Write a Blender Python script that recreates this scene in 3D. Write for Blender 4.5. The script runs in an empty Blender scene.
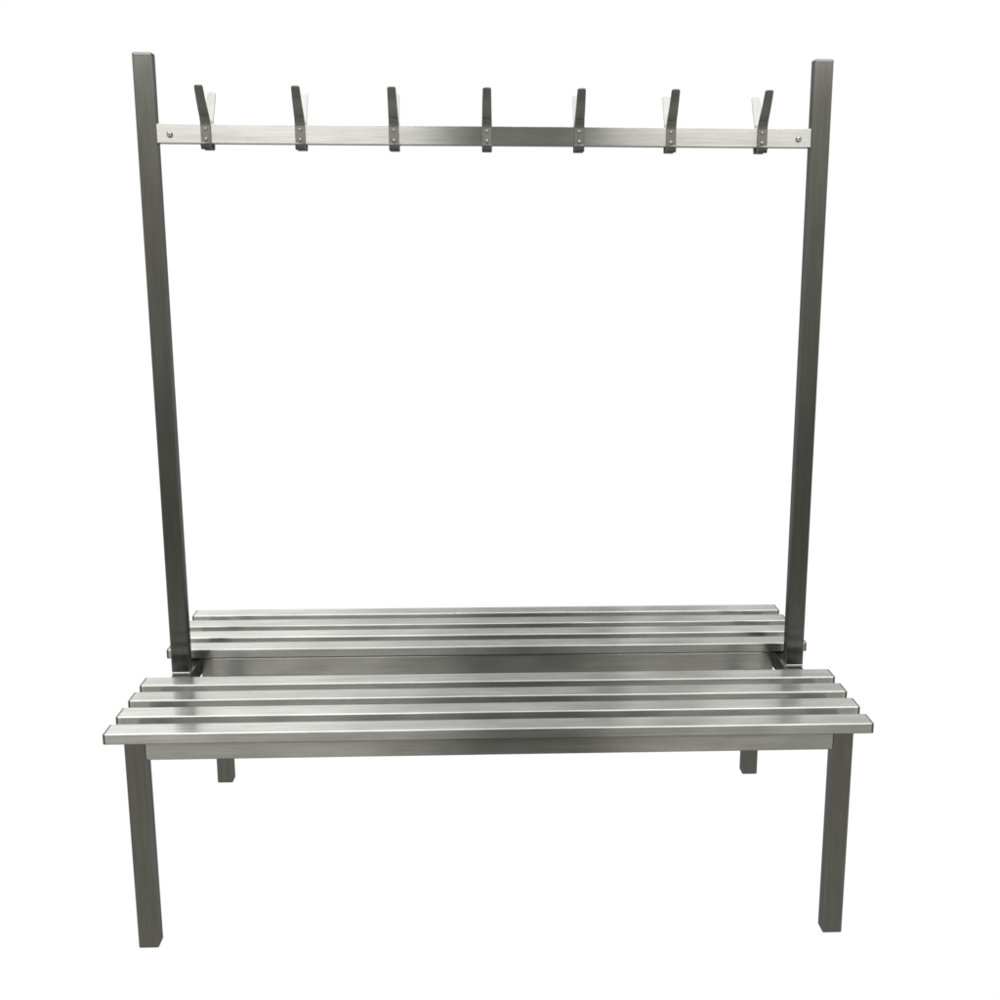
import bpy, bmesh, math, random
from mathutils import Vector, Matrix

random.seed(4)
scene = bpy.context.scene
col = scene.collection

# ------------------------------------------------------------------ sizes (metres)
L = 1.50            # slat length
ZS = 0.4580         # seat top
SD, SG, SH = 0.0558, 0.0407, 0.0224   # slat depth, gap, height
ZB = ZS - SH        # top of the frame
YF = -0.4452        # front edge of the seat
XL = 0.7125         # outer face of the legs
YL = -0.4394        # front face of the front legs
LW = 0.04           # leg section
XP, PW, PD, H = 0.7135, 0.04, 0.0307, 1.7470
ZR, RH = 1.6100, 0.0382               # coat rail top, height

# ------------------------------------------------------------------ materials
def nd(t, kind, **kw):
    n = t.nodes.new(kind)
    for k, v in kw.items():
        setattr(n, k, v)
    return n

def steel(name, axis, color=0.125, rough=0.245, aniso=0.72, streak=0.15, bump=0.004):
    """Brushed stainless steel, grain along the given local axis."""
    m = bpy.data.materials.new(name)
    m.use_nodes = True
    t = m.node_tree
    t.nodes.clear()
    out = nd(t, 'ShaderNodeOutputMaterial')
    g = nd(t, 'ShaderNodeBsdfAnisotropic')
    g.distribution = 'GGX'
    g.inputs['Anisotropy'].default_value = aniso
    tc = nd(t, 'ShaderNodeTexCoord')
    oi = nd(t, 'ShaderNodeObjectInfo')
    off = nd(t, 'ShaderNodeVectorMath', operation='SCALE')
    off.inputs[0].default_value = (7.3, 3.1, 5.7)
    t.links.new(oi.outputs['Random'], off.inputs['Scale'])
    add = nd(t, 'ShaderNodeVectorMath', operation='ADD')
    t.links.new(tc.outputs['Object'], add.inputs[0])
    t.links.new(off.outputs[0], add.inputs[1])
    def grain(along, across, detail):
        mul = nd(t, 'ShaderNodeVectorMath', operation='MULTIPLY')
        s = [across] * 3
        s['XYZ'.index(axis)] = along
        mul.inputs[1].default_value = s
        t.links.new(add.outputs[0], mul.inputs[0])
        n = nd(t, 'ShaderNodeTexNoise')
        n.inputs['Scale'].default_value = 1.0
        n.inputs['Detail'].default_value = detail
        t.links.new(mul.outputs[0], n.inputs['Vector'])
        return n.outputs['Fac']
    fine = grain(14, 300, 4)
    broad = grain(4, 90, 3)
    smudge = grain(7, 14, 3)
    # tone: fine grain + broad streaks
    mix = nd(t, 'ShaderNodeMath', operation='ADD')
    t.links.new(fine, mix.inputs[0]); t.links.new(broad, mix.inputs[1])
    mr = nd(t, 'ShaderNodeMapRange')
    mr.inputs['From Min'].default_value = 0.6; mr.inputs['From Max'].default_value = 1.4
    mr.inputs['To Min'].default_value = 1 - streak; mr.inputs['To Max'].default_value = 1 + streak
    t.links.new(mix.outputs[0], mr.inputs['Value'])
    cs = nd(t, 'ShaderNodeVectorMath', operation='SCALE')
    cs.inputs[0].default_value = (color * 0.995, color, color * 0.945)
    pv = nd(t, 'ShaderNodeMapRange')            # each tube takes the polish a little differently
    pv.inputs['To Min'].default_value = 0.93; pv.inputs['To Max'].default_value = 1.07
    t.links.new(oi.outputs['Random'], pv.inputs['Value'])
    sm = nd(t, 'ShaderNodeMapRange')            # handling marks
    sm.inputs['From Min'].default_value = 0.35; sm.inputs['From Max'].default_value = 0.65
    sm.inputs['To Min'].default_value = 0.95; sm.inputs['To Max'].default_value = 1.05
    t.links.new(smudge, sm.inputs['Value'])
    m1 = nd(t, 'ShaderNodeMath', operation='MULTIPLY')
    m2 = nd(t, 'ShaderNodeMath', operation='MULTIPLY')
    t.links.new(mr.outputs[0], m1.inputs[0]); t.links.new(pv.outputs[0], m1.inputs[1])
    t.links.new(m1.outputs[0], m2.inputs[0]); t.links.new(sm.outputs[0], m2.inputs[1])
    t.links.new(m2.outputs[0], cs.inputs['Scale'])
    t.links.new(cs.outputs[0], g.inputs['Color'])
    rr = nd(t, 'ShaderNodeMapRange')
    rr.inputs['From Min'].default_value = 0.3; rr.inputs['From Max'].default_value = 0.7
    rr.inputs['To Min'].default_value = rough - 0.02; rr.inputs['To Max'].default_value = rough + 0.02
    t.links.new(smudge, rr.inputs['Value'])
    t.links.new(rr.outputs[0], g.inputs['Roughness'])
    tg = nd(t, 'ShaderNodeCombineXYZ')          # the grain direction
    for k in range(3):
        tg.inputs[k].default_value = 1.0 if 'XYZ'[k] == axis else 0.02
    t.links.new(tg.outputs[0], g.inputs['Tangent'])
    bp = nd(t, 'ShaderNodeBump')
    bp.inputs['Strength'].default_value = bump
    bp.inputs['Distance'].default_value = 0.001
    t.links.new(fine, bp.inputs['Height'])
    t.links.new(bp.outputs[0], g.inputs['Normal'])
    t.links.new(g.outputs[0], out.inputs[0])
    return m

def plastic(name, c, rough):
    m = bpy.data.materials.new(name)
    m.use_nodes = True
    b = m.node_tree.nodes['Principled BSDF']
    b.inputs['Base Color'].default_value = (c, c, c * 0.95, 1)
    b.inputs['Roughness'].default_value = rough
    n = nd(m.node_tree, 'ShaderNodeTexNoise')
    n.inputs['Scale'].default_value = 260
    bp = nd(m.node_tree, 'ShaderNodeBump')
    bp.inputs['Strength'].default_value = 0.08
    m.node_tree.links.new(n.outputs['Fac'], bp.inputs['Height'])
    m.node_tree.links.new(bp.outputs[0], b.inputs['Normal'])
    return m

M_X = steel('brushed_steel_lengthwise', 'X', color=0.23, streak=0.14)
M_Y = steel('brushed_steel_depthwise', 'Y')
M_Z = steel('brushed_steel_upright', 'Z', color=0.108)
M_HOOK = steel('satin_steel', 'Z', color=0.14, rough=0.28, aniso=0.45, streak=0.08)
M_REFLECT = steel('reflection_steel', 'X', color=0.34, rough=0.34, aniso=0.3, streak=0.1)  # same steel, coloured paler to paint in the end rail's reflection
M_SCREW = steel('polished_steel', 'Z', color=0.30, rough=0.15, aniso=0.0, streak=0.03, bump=0.0)
M_TOP = steel('cap_steel', 'X', color=0.10, rough=0.26, aniso=0.4, streak=0.05)
M_CAP = plastic('black_plastic', 0.02, 0.55)

# ------------------------------------------------------------------ mesh helpers
def link(name, bm, mat, parent, loc=(0, 0, 0), smooth=False):
    me = bpy.data.meshes.new(name)
    bmesh.ops.recalc_face_normals(bm, faces=bm.faces)
    bm.to_mesh(me); bm.free()
    me.materials.append(mat)
    if smooth:
        for p in me.polygons: p.use_smooth = True
    o = bpy.data.objects.new(name, me)
    col.objects.link(o)
    o.parent = parent
    o.location = loc
    return o

def box_bm(sx, sy, sz, r=0.0025, axis=None, seg=3, r_end=0.0):
    """Box centred on the origin; the edges along `axis` get the tube's corner radius."""
    bm = bmesh.new()
    bmesh.ops.create_cube(bm, size=1)
    bmesh.ops.scale(bm, vec=(sx, sy, sz), verts=bm.verts)
    if r:
        def along(e):
            d = (e.verts[0].co - e.verts[1].co).normalized()
            return axis is None or abs(d['XYZ'.index(axis)]) > .9
        bmesh.ops.bevel(bm, geom=[e for e in bm.edges if along(e)], offset=r, segments=seg, profile=.5, affect='EDGES')
    if r_end and axis:
        k = 'XYZ'.index(axis)
        h = (sx, sy, sz)[k] / 2
        es = [e for e in bm.edges if all(abs(abs(v.co[k]) - h) < 1e-6 for v in e.verts)]
        bmesh.ops.bevel(bm, geom=es, offset=r_end, segments=2, profile=.5, affect='EDGES')
    return bm

def tube(name, lo, hi, axis, mat, parent, r=0.0025, r_end=0.0):
    lo, hi = Vector(lo), Vector(hi)
    s = hi - lo
    return link(name, box_bm(s.x, s.y, s.z, r, axis, 3, r_end), mat, parent, (lo + hi) / 2)

def copy_part(o, loc, parent, rotz=None):
    c = o.copy()
    col.objects.link(c)
    c.parent = parent
    c.location = loc
    if rotz is not None:
        c.rotation_euler = (0, 0, rotz)
    return c

# ------------------------------------------------------------------ the bench
bench = bpy.data.objects.new('changing_room_bench', None)
col.objects.link(bench)
bench['label'] = 'double-sided stainless steel changing room bench with slatted seats and coat hooks on a rail above'
bench['category'] = 'bench'

# seat slats: four on each side, each with a black cap in either end
CAP = 0.0045
y0s = [YF + i * (SD + SG) for i in range(4)]
ys = [y + SD / 2 for y in y0s]
ys += [-y for y in reversed(ys)]
slat = cap = None
for y in ys:
    z = ZS - SH / 2
    if slat is None:
        bm = box_bm(L - 2*CAP, SD, SH - .0003, 0)
        long_ = [e for e in bm.edges if abs(e.verts[0].co.x - e.verts[1].co.x) > .5]
        up_ = [e for e in long_ if e.verts[0].co.z > 0]
        lo_ = [e for e in long_ if e.verts[0].co.z < 0]
        bmesh.ops.bevel(bm, geom=up_, offset=.0027, segments=4, profile=.5, affect='EDGES')
        lo_ = [e for e in bm.edges if abs(e.verts[0].co.x - e.verts[1].co.x) > .5 and all(v.co.z < -SH/2 + .001 for v in e.verts)]
        bmesh.ops.bevel(bm, geom=lo_, offset=.0027, segments=3, profile=.5, affect='EDGES')
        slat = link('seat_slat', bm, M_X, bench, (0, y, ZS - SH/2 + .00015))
        s = slat
        s0 = slat.location.copy()
    else:
        s = copy_part(slat, (s0.x, y, s0.z), bench)
    for sx in (-1, 1):
        if cap is None:
            bm = box_bm(CAP - .0002, SD - .0006, SH - .0009, 0.0022, 'X', 3, 0.0008)
            cap = link('end_cap', bm, M_CAP, s, (sx * (L/2 - CAP/2), 0, 0))
        else:
            copy_part(cap, (sx * (L/2 - CAP/2), 0, 0), s)

# legs
leg = None
for sy in (-1, 1):
    for sx in (-1, 1):
        c = Vector((sx * (XL - LW/2), sy * (abs(YL) - LW/2), ZB/2))
        if leg is None:
            bm = box_bm(LW, LW, ZB - .0006, 0.003, 'Z', 3)
            es = [e for e in bm.edges if all(v.co.z < -ZB/2 + .001 for v in e.verts)]
            bmesh.ops.bevel(bm, geom=es, offset=.003, segments=3, profile=.5, affect='EDGES')
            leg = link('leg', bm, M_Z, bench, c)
        else:
            copy_part(leg, c, bench)

# long rails under the slats, end rails between the legs
XI = XL - LW
for y in (YL + .0045, -YL - .0045 - .028):
    tube('seat_rail', (-XI, y, ZB - .036), (XI, y + .028, ZB - .0012), 'X', M_X, bench)
for y in (-y0s[3] - SD + .005, y0s[3] + SD - .005 - .028):
    tube('seat_rail', (-XI, y, ZB - .0466), (XI, y + .028, ZB - .0012), 'X', M_X, bench)
for sx in (-1, 1):
    a, b = sorted((sx * XI, sx * XL))
    tube('end_rail', (a, YL + LW + .0003, ZB - .04), (b, -YL - LW - .0003, ZB - .0003), 'Y', M_Y, bench)

# posts standing on the end rails
def cap_bm():
    bm = box_bm(PW, PD, .006, 0.003, 'Z', 3)
    top = [e for e in bm.edges if all(v.co.z > .0029 for v in e.verts)]
    bmesh.ops.bevel(bm, geom=top, offset=.0042, segments=4, profile=.5, affect='EDGES')
    return bm
post = pcap = pstrip = None
for sx in (-1, 1):
    c = Vector((sx * (XP - PW/2), 0, (ZB + .006 + H - .0065) / 2))
    if post is None:
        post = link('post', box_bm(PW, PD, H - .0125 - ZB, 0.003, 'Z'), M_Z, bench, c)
        p = post
    else:
        p = copy_part(post, c, bench)
    hz = (H - .0125 - ZB) / 2
    if pcap is None:
        pcap = link('post_cap', cap_bm(), M_TOP, p, (0, 0, hz + .0035))
    else:
        copy_part(pcap, (0, 0, hz + .0035), p)
    if pstrip is None:
        pstrip = link('reflection_strip', box_bm(PW - .001, PD + .003, .0056, 0.001, 'X', 2), M_REFLECT, p, (0, 0, -hz - .003))  # added strip: its pale colour stands in for light off the end rail
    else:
        copy_part(pstrip, (0, 0, -hz - .003), p)

# coat rail between the posts
XR = XP - PW
rail = tube('coat_rail', (-XR + .0006, -PD/2 + .0006, ZR - RH), (XR - .0006, PD/2 - .0006, ZR), 'X', M_X, bench, r=0.0013)
YP = PD/2 - .0006          # front plane of the rail

def dome_bm(r, h, socket=0.0):
    """Screw head lying on the XZ plane, bulging towards -Y."""
    bm = bmesh.new()
    rings = []
    prof = [(r, 0), (r, h*.12), (r*.97, h*.35), (r*.86, h*.62), (r*.68, h*.85), (r*.45, h*.98)]
    if socket:
        prof += [(socket, h), (socket*.9, h*.35)]
    else:
        prof += [(r*.22, h)]
    n = 20
    for q, (pr, ph) in enumerate(prof):
        k = n
        rings.append([bm.verts.new((pr*math.cos(2*math.pi*i/n), -ph, pr*math.sin(2*math.pi*i/n))) for i in range(n)])
    for a, b in zip(rings, rings[1:]):
        for i in range(n):
            bm.faces.new((a[i], a[(i+1) % n], b[(i+1) % n], b[i]))
    bm.faces.new(rings[-1])
    return bm

bolt = None
for sy in (-1, 1):
    for sx in (-1, 1):
        loc = (sx * (XR - .0265), sy * YP, -.002)
        if bolt is None:
            bolt = link('bolt', dome_bm(.0062, .0058, .0022), M_SCREW, rail, loc, True)
        else:
            copy_part(bolt, loc, rail, 0 if sy < 0 else math.pi)

# coat hooks: one bent strip, prong up and out, short curl below
T = 0.0030
def hook_bm():
    # centre line in (y, z): y < 0 is away from the rail, z = 0 is the rail's top edge
    path = [(-.0146, -.0392, .0192), (-.0118, -.0420, .0196), (-.0085, -.0453, .0200), (-.0062, -.0474, .0203), (-.0044, -.0484, .0205),
            (-.0026, -.0481, .0206), (-.0016, -.0466, .0207), (-.0014, -.0430, .0207), (-.0014, -.0360, .0207), (-.0014, -.0200, .0207), (-.0014, -.0030, .0207),
            (-.0016, .0000, .0206), (-.0026, .0038, .0205), (-.0050, .0084, .0203), (-.0090, .0138, .0199)]
    ty, tz = -.0530, .0660
    y1, z1 = path[-1][0], path[-1][1]
    for k in range(1, 7):
        f = k / 6
        bow = .0026 * math.sin(math.pi * f)
        path.append((y1 + (ty - y1) * f - bow * .6, z1 + (tz - z1) * f - bow * .4, .0199 + (.0172 - .0199) * f))
    # rounded tip
    dy, dz = (ty - y1), (tz - z1)
    l = math.hypot(dy, dz); dy /= l; dz /= l
    for s, w in ((.0016, .0166), (.0030, .0150), (.0039, .0122), (.0043, .0090)):
        path.append((ty + dy * s, tz + dz * s, w))
    # rounded lower tip
    y0, z0 = path[0][0], path[0][1]
    pre = [(y0 - .0016, z0 + .0016, .0172), (y0 - .0011, z0 + .0011, .0186)]
    path = pre + path
    bm = bmesh.new()
    rows = []
    for i, (y, z, w) in enumerate(path):
        a = path[max(i-1, 0)]; b = path[min(i+1, len(path)-1)]
        ty_, tz_ = b[0]-a[0], b[1]-a[1]
        ln = math.hypot(ty_, tz_)
        ny, nz = -tz_/ln, ty_/ln
        h = T/2; e = .0006
        sec = [(-w/2+e, h), (w/2-e, h), (w/2, h-e), (w/2, -h+e), (w/2-e, -h), (-w/2+e, -h), (-w/2, -h+e), (-w/2, h-e)]
        rows.append([bm.verts.new((x, y + ny*q, z + nz*q)) for x, q in sec])
    for a, b in zip(rows, rows[1:]):
        for i in range(8):
            bm.faces.new((a[i], a[(i+1) % 8], b[(i+1) % 8], b[i]))
    bm.faces.new(rows[0]); bm.faces.new(rows[-1][::-1])
    return bm

hook = screw = None
X0, STEP = -.0018, .1907
for sy in (-1, 1):
    for i in range(7):
        x = X0 + (i - 3) * STEP
        loc = (x, sy * (YP + .0002), ZR)
        rz = 0 if sy < 0 else math.pi
        if hook is None:
            hook = h = link('coat_hook', hook_bm(), M_HOOK, bench, loc)
        else:
            h = copy_part(hook, loc, bench, rz)
        for z in (-.0095, -.0298):
            if screw is None:
                screw = link('screw', dome_bm(.0042, .0036, .0013), M_SCREW, h, (0, -.0027, z), True)
            else:
                copy_part(screw, (0, -.0027, z), h)

# ------------------------------------------------------------------ studio surroundings: white sweep ahead, dim room behind the camera
world = bpy.data.worlds.new('World')
scene.world = world
world.use_nodes = True
t = world.node_tree
t.nodes.clear()
wo = nd(t, 'ShaderNodeOutputWorld')
bg = nd(t, 'ShaderNodeBackground')
t.links.new(bg.outputs[0], wo.inputs[0])
tc = nd(t, 'ShaderNodeTexCoord')
sp = nd(t, 'ShaderNodeSeparateXYZ')
t.links.new(tc.outputs['Generated'], sp.inputs[0])
def math_(op, a, b=None, c=None):
    n = nd(t, 'ShaderNodeMath', operation=op)
    for k, v in enumerate((a, b, c)):
        if v is None: continue
        if isinstance(v, (int, float)): n.inputs[k].default_value = v
        else: t.links.new(v, n.inputs[k])
    return n.outputs[0]
def curve(x, pts):
    """Piecewise-linear-ish function through (x, value) points, by a float curve."""
    x0, x1 = pts[0][0], pts[-1][0]
    vmax = max(v for _, v in pts)
    mr = nd(t, 'ShaderNodeMapRange')
    mr.inputs['From Min'].default_value = x0; mr.inputs['From Max'].default_value = x1
    t.links.new(x, mr.inputs['Value'])
    rp = nd(t, 'ShaderNodeValToRGB')
    rp.color_ramp.interpolation = 'LINEAR'
    el = rp.color_ramp.elements
    el[0].position, el[1].position = 0.0, 1.0
    for e, v in ((el[0], pts[0][1] / vmax), (el[1], pts[-1][1] / vmax)):
        e.color = (v, v, v, 1)
    for px, v in pts[1:-1]:
        e = el.new((px - x0) / (x1 - x0))
        e.color = (v / vmax, v / vmax, v / vmax, 1)
    t.links.new(mr.outputs[0], rp.inputs[0])
    return math_('MULTIPLY', rp.outputs[0], vmax)
X, Y, Z = sp.outputs
#ENV
# ahead of the camera: white up to a little above the frame, a grey ceiling zone over it
up_f = curve(X, [(-.6, 3.63), (-.24, 3.55), (-.127, 3.26), (-.091, 2.61), (-.055, 2.10), (-.018, 1.60), (.02, 1.30), (.084, 1.20), (.090, 0.54), (.108, 0.54), (.114, 2.10), (.126, 2.10), (.136, 1.09), (.165, 1.09), (.18, 2.18), (.21, 2.25), (.24, 1.60), (.285, 1.96), (.6, 2.18)])
k_f = curve(Z, [(.20, 0), (.26, 1)])
k_n = curve(Z, [(-.86, 0), (-.74, 1)])
low_f = math_('ADD', math_('MULTIPLY', k_n, .88), .15)
front = math_('ADD', math_('MULTIPLY', k_f, math_('SUBTRACT', up_f, 1.03)), low_f)
# behind the camera: dark floor, dim wall, brighter towards the ceiling
back = curve(Z, [(-1, .72), (-.75, .72), (-.5, 1.04), (-.3, .9), (-.22, .5), (-.13, .62), (-.05, .88), (.03, 1.05), (.1, 1.45), (.16, 1.4), (.22, .6), (.3, .4), (.6, .8)])
# a darker column straight behind the photographer
back = math_('MULTIPLY', back, curve(X, [(-.5, 1.1), (-.07, 1.0), (-.015, .32), (.08, .32), (.12, .9), (.5, 1.1)]))
side = curve(Y, [(-.08, 0), (.03, 1)])
over = math_('MULTIPLY', curve(Z, [(.74, 0), (.88, 1)]), curve(Y, [(.18, 1), (.36, 0)]))
cmb = nd(t, 'ShaderNodeCombineXYZ')
for k, warm in enumerate((1.01, 1.0, .9)):          # the room behind has a faint warm cast
    room = math_('MULTIPLY', math_('SUBTRACT', 1.0, side), math_('MULTIPLY', back, warm))
    hor = math_('ADD', math_('MULTIPLY', side, front), room)
    tot = math_('ADD', math_('MULTIPLY', over, 6.4), math_('MULTIPLY', math_('SUBTRACT', 1.0, over), hor))
    t.links.new(tot, cmb.inputs[k])
t.links.new(cmb.outputs[0], bg.inputs['Color'])
bg.inputs['Strength'].default_value = 1.0
world.cycles.sampling_method = 'MANUAL'
world.cycles.sample_map_resolution = 1024

# ceiling-height soft lamps behind the photographer, with a dark gap between them
def lamp(name, x0, x1, y, z0, z1, radiance):
    d = bpy.data.lights.new(name, 'AREA')
    d.shape = 'RECTANGLE'
    d.size = x1 - x0; d.size_y = z1 - z0
    d.energy = radiance * math.pi * d.size * d.size_y
    o = bpy.data.objects.new(name, d)
    col.objects.link(o)
    o.location = ((x0 + x1)/2, y, (z0 + z1)/2)
    o.rotation_euler = (math.radians(90), 0, 0)     # shines towards +Y
    return o
lamp('soft_lamp', -5.0, -.34, -7.0, 2.82, 7.0, 7.3)
lamp('soft_lamp', .96, 5.0, -7.0, 2.82, 7.0, 6.4)

# ------------------------------------------------------------------ camera (solved from the photograph)
cam = bpy.data.cameras.new('camera')
co = bpy.data.objects.new('camera', cam)
col.objects.link(co)
yaw, pitch, roll = 0.05082, -0.23602, 0.0034
f = Vector((math.sin(yaw)*math.cos(pitch), math.cos(yaw)*math.cos(pitch), math.sin(pitch)))
r = Vector((math.cos(yaw), -math.sin(yaw), 0))
upv = r.cross(f)
c, s = math.cos(roll), math.sin(roll)
R, U = r*c + upv*s, upv*c - r*s
m = Matrix((R, U, -f)).transposed().to_4x4()
m.translation = (-0.03029, -2.87367, 1.37277)
co.matrix_world = m
cam.sensor_width = 36
cam.lens = 1323.768 / 1000 * 36
cam.shift_x = (500 - 542.172) / 1000
cam.shift_y = (563.322 - 500) / 1000
cam.clip_end = 100
scene.camera = co

# ------------------------------------------------------------------ render settings
vs = scene.view_settings
vs.view_transform = 'Standard'
vs.look = 'None'
vs.exposure = 0
vs.gamma = 1
vs.use_curve_mapping = False
scene.cycles.max_bounces = 8
scene.cycles.glossy_bounces = 6
scene.cycles.filter_width = 1.7
scene.cycles.sample_clamp_indirect = 12
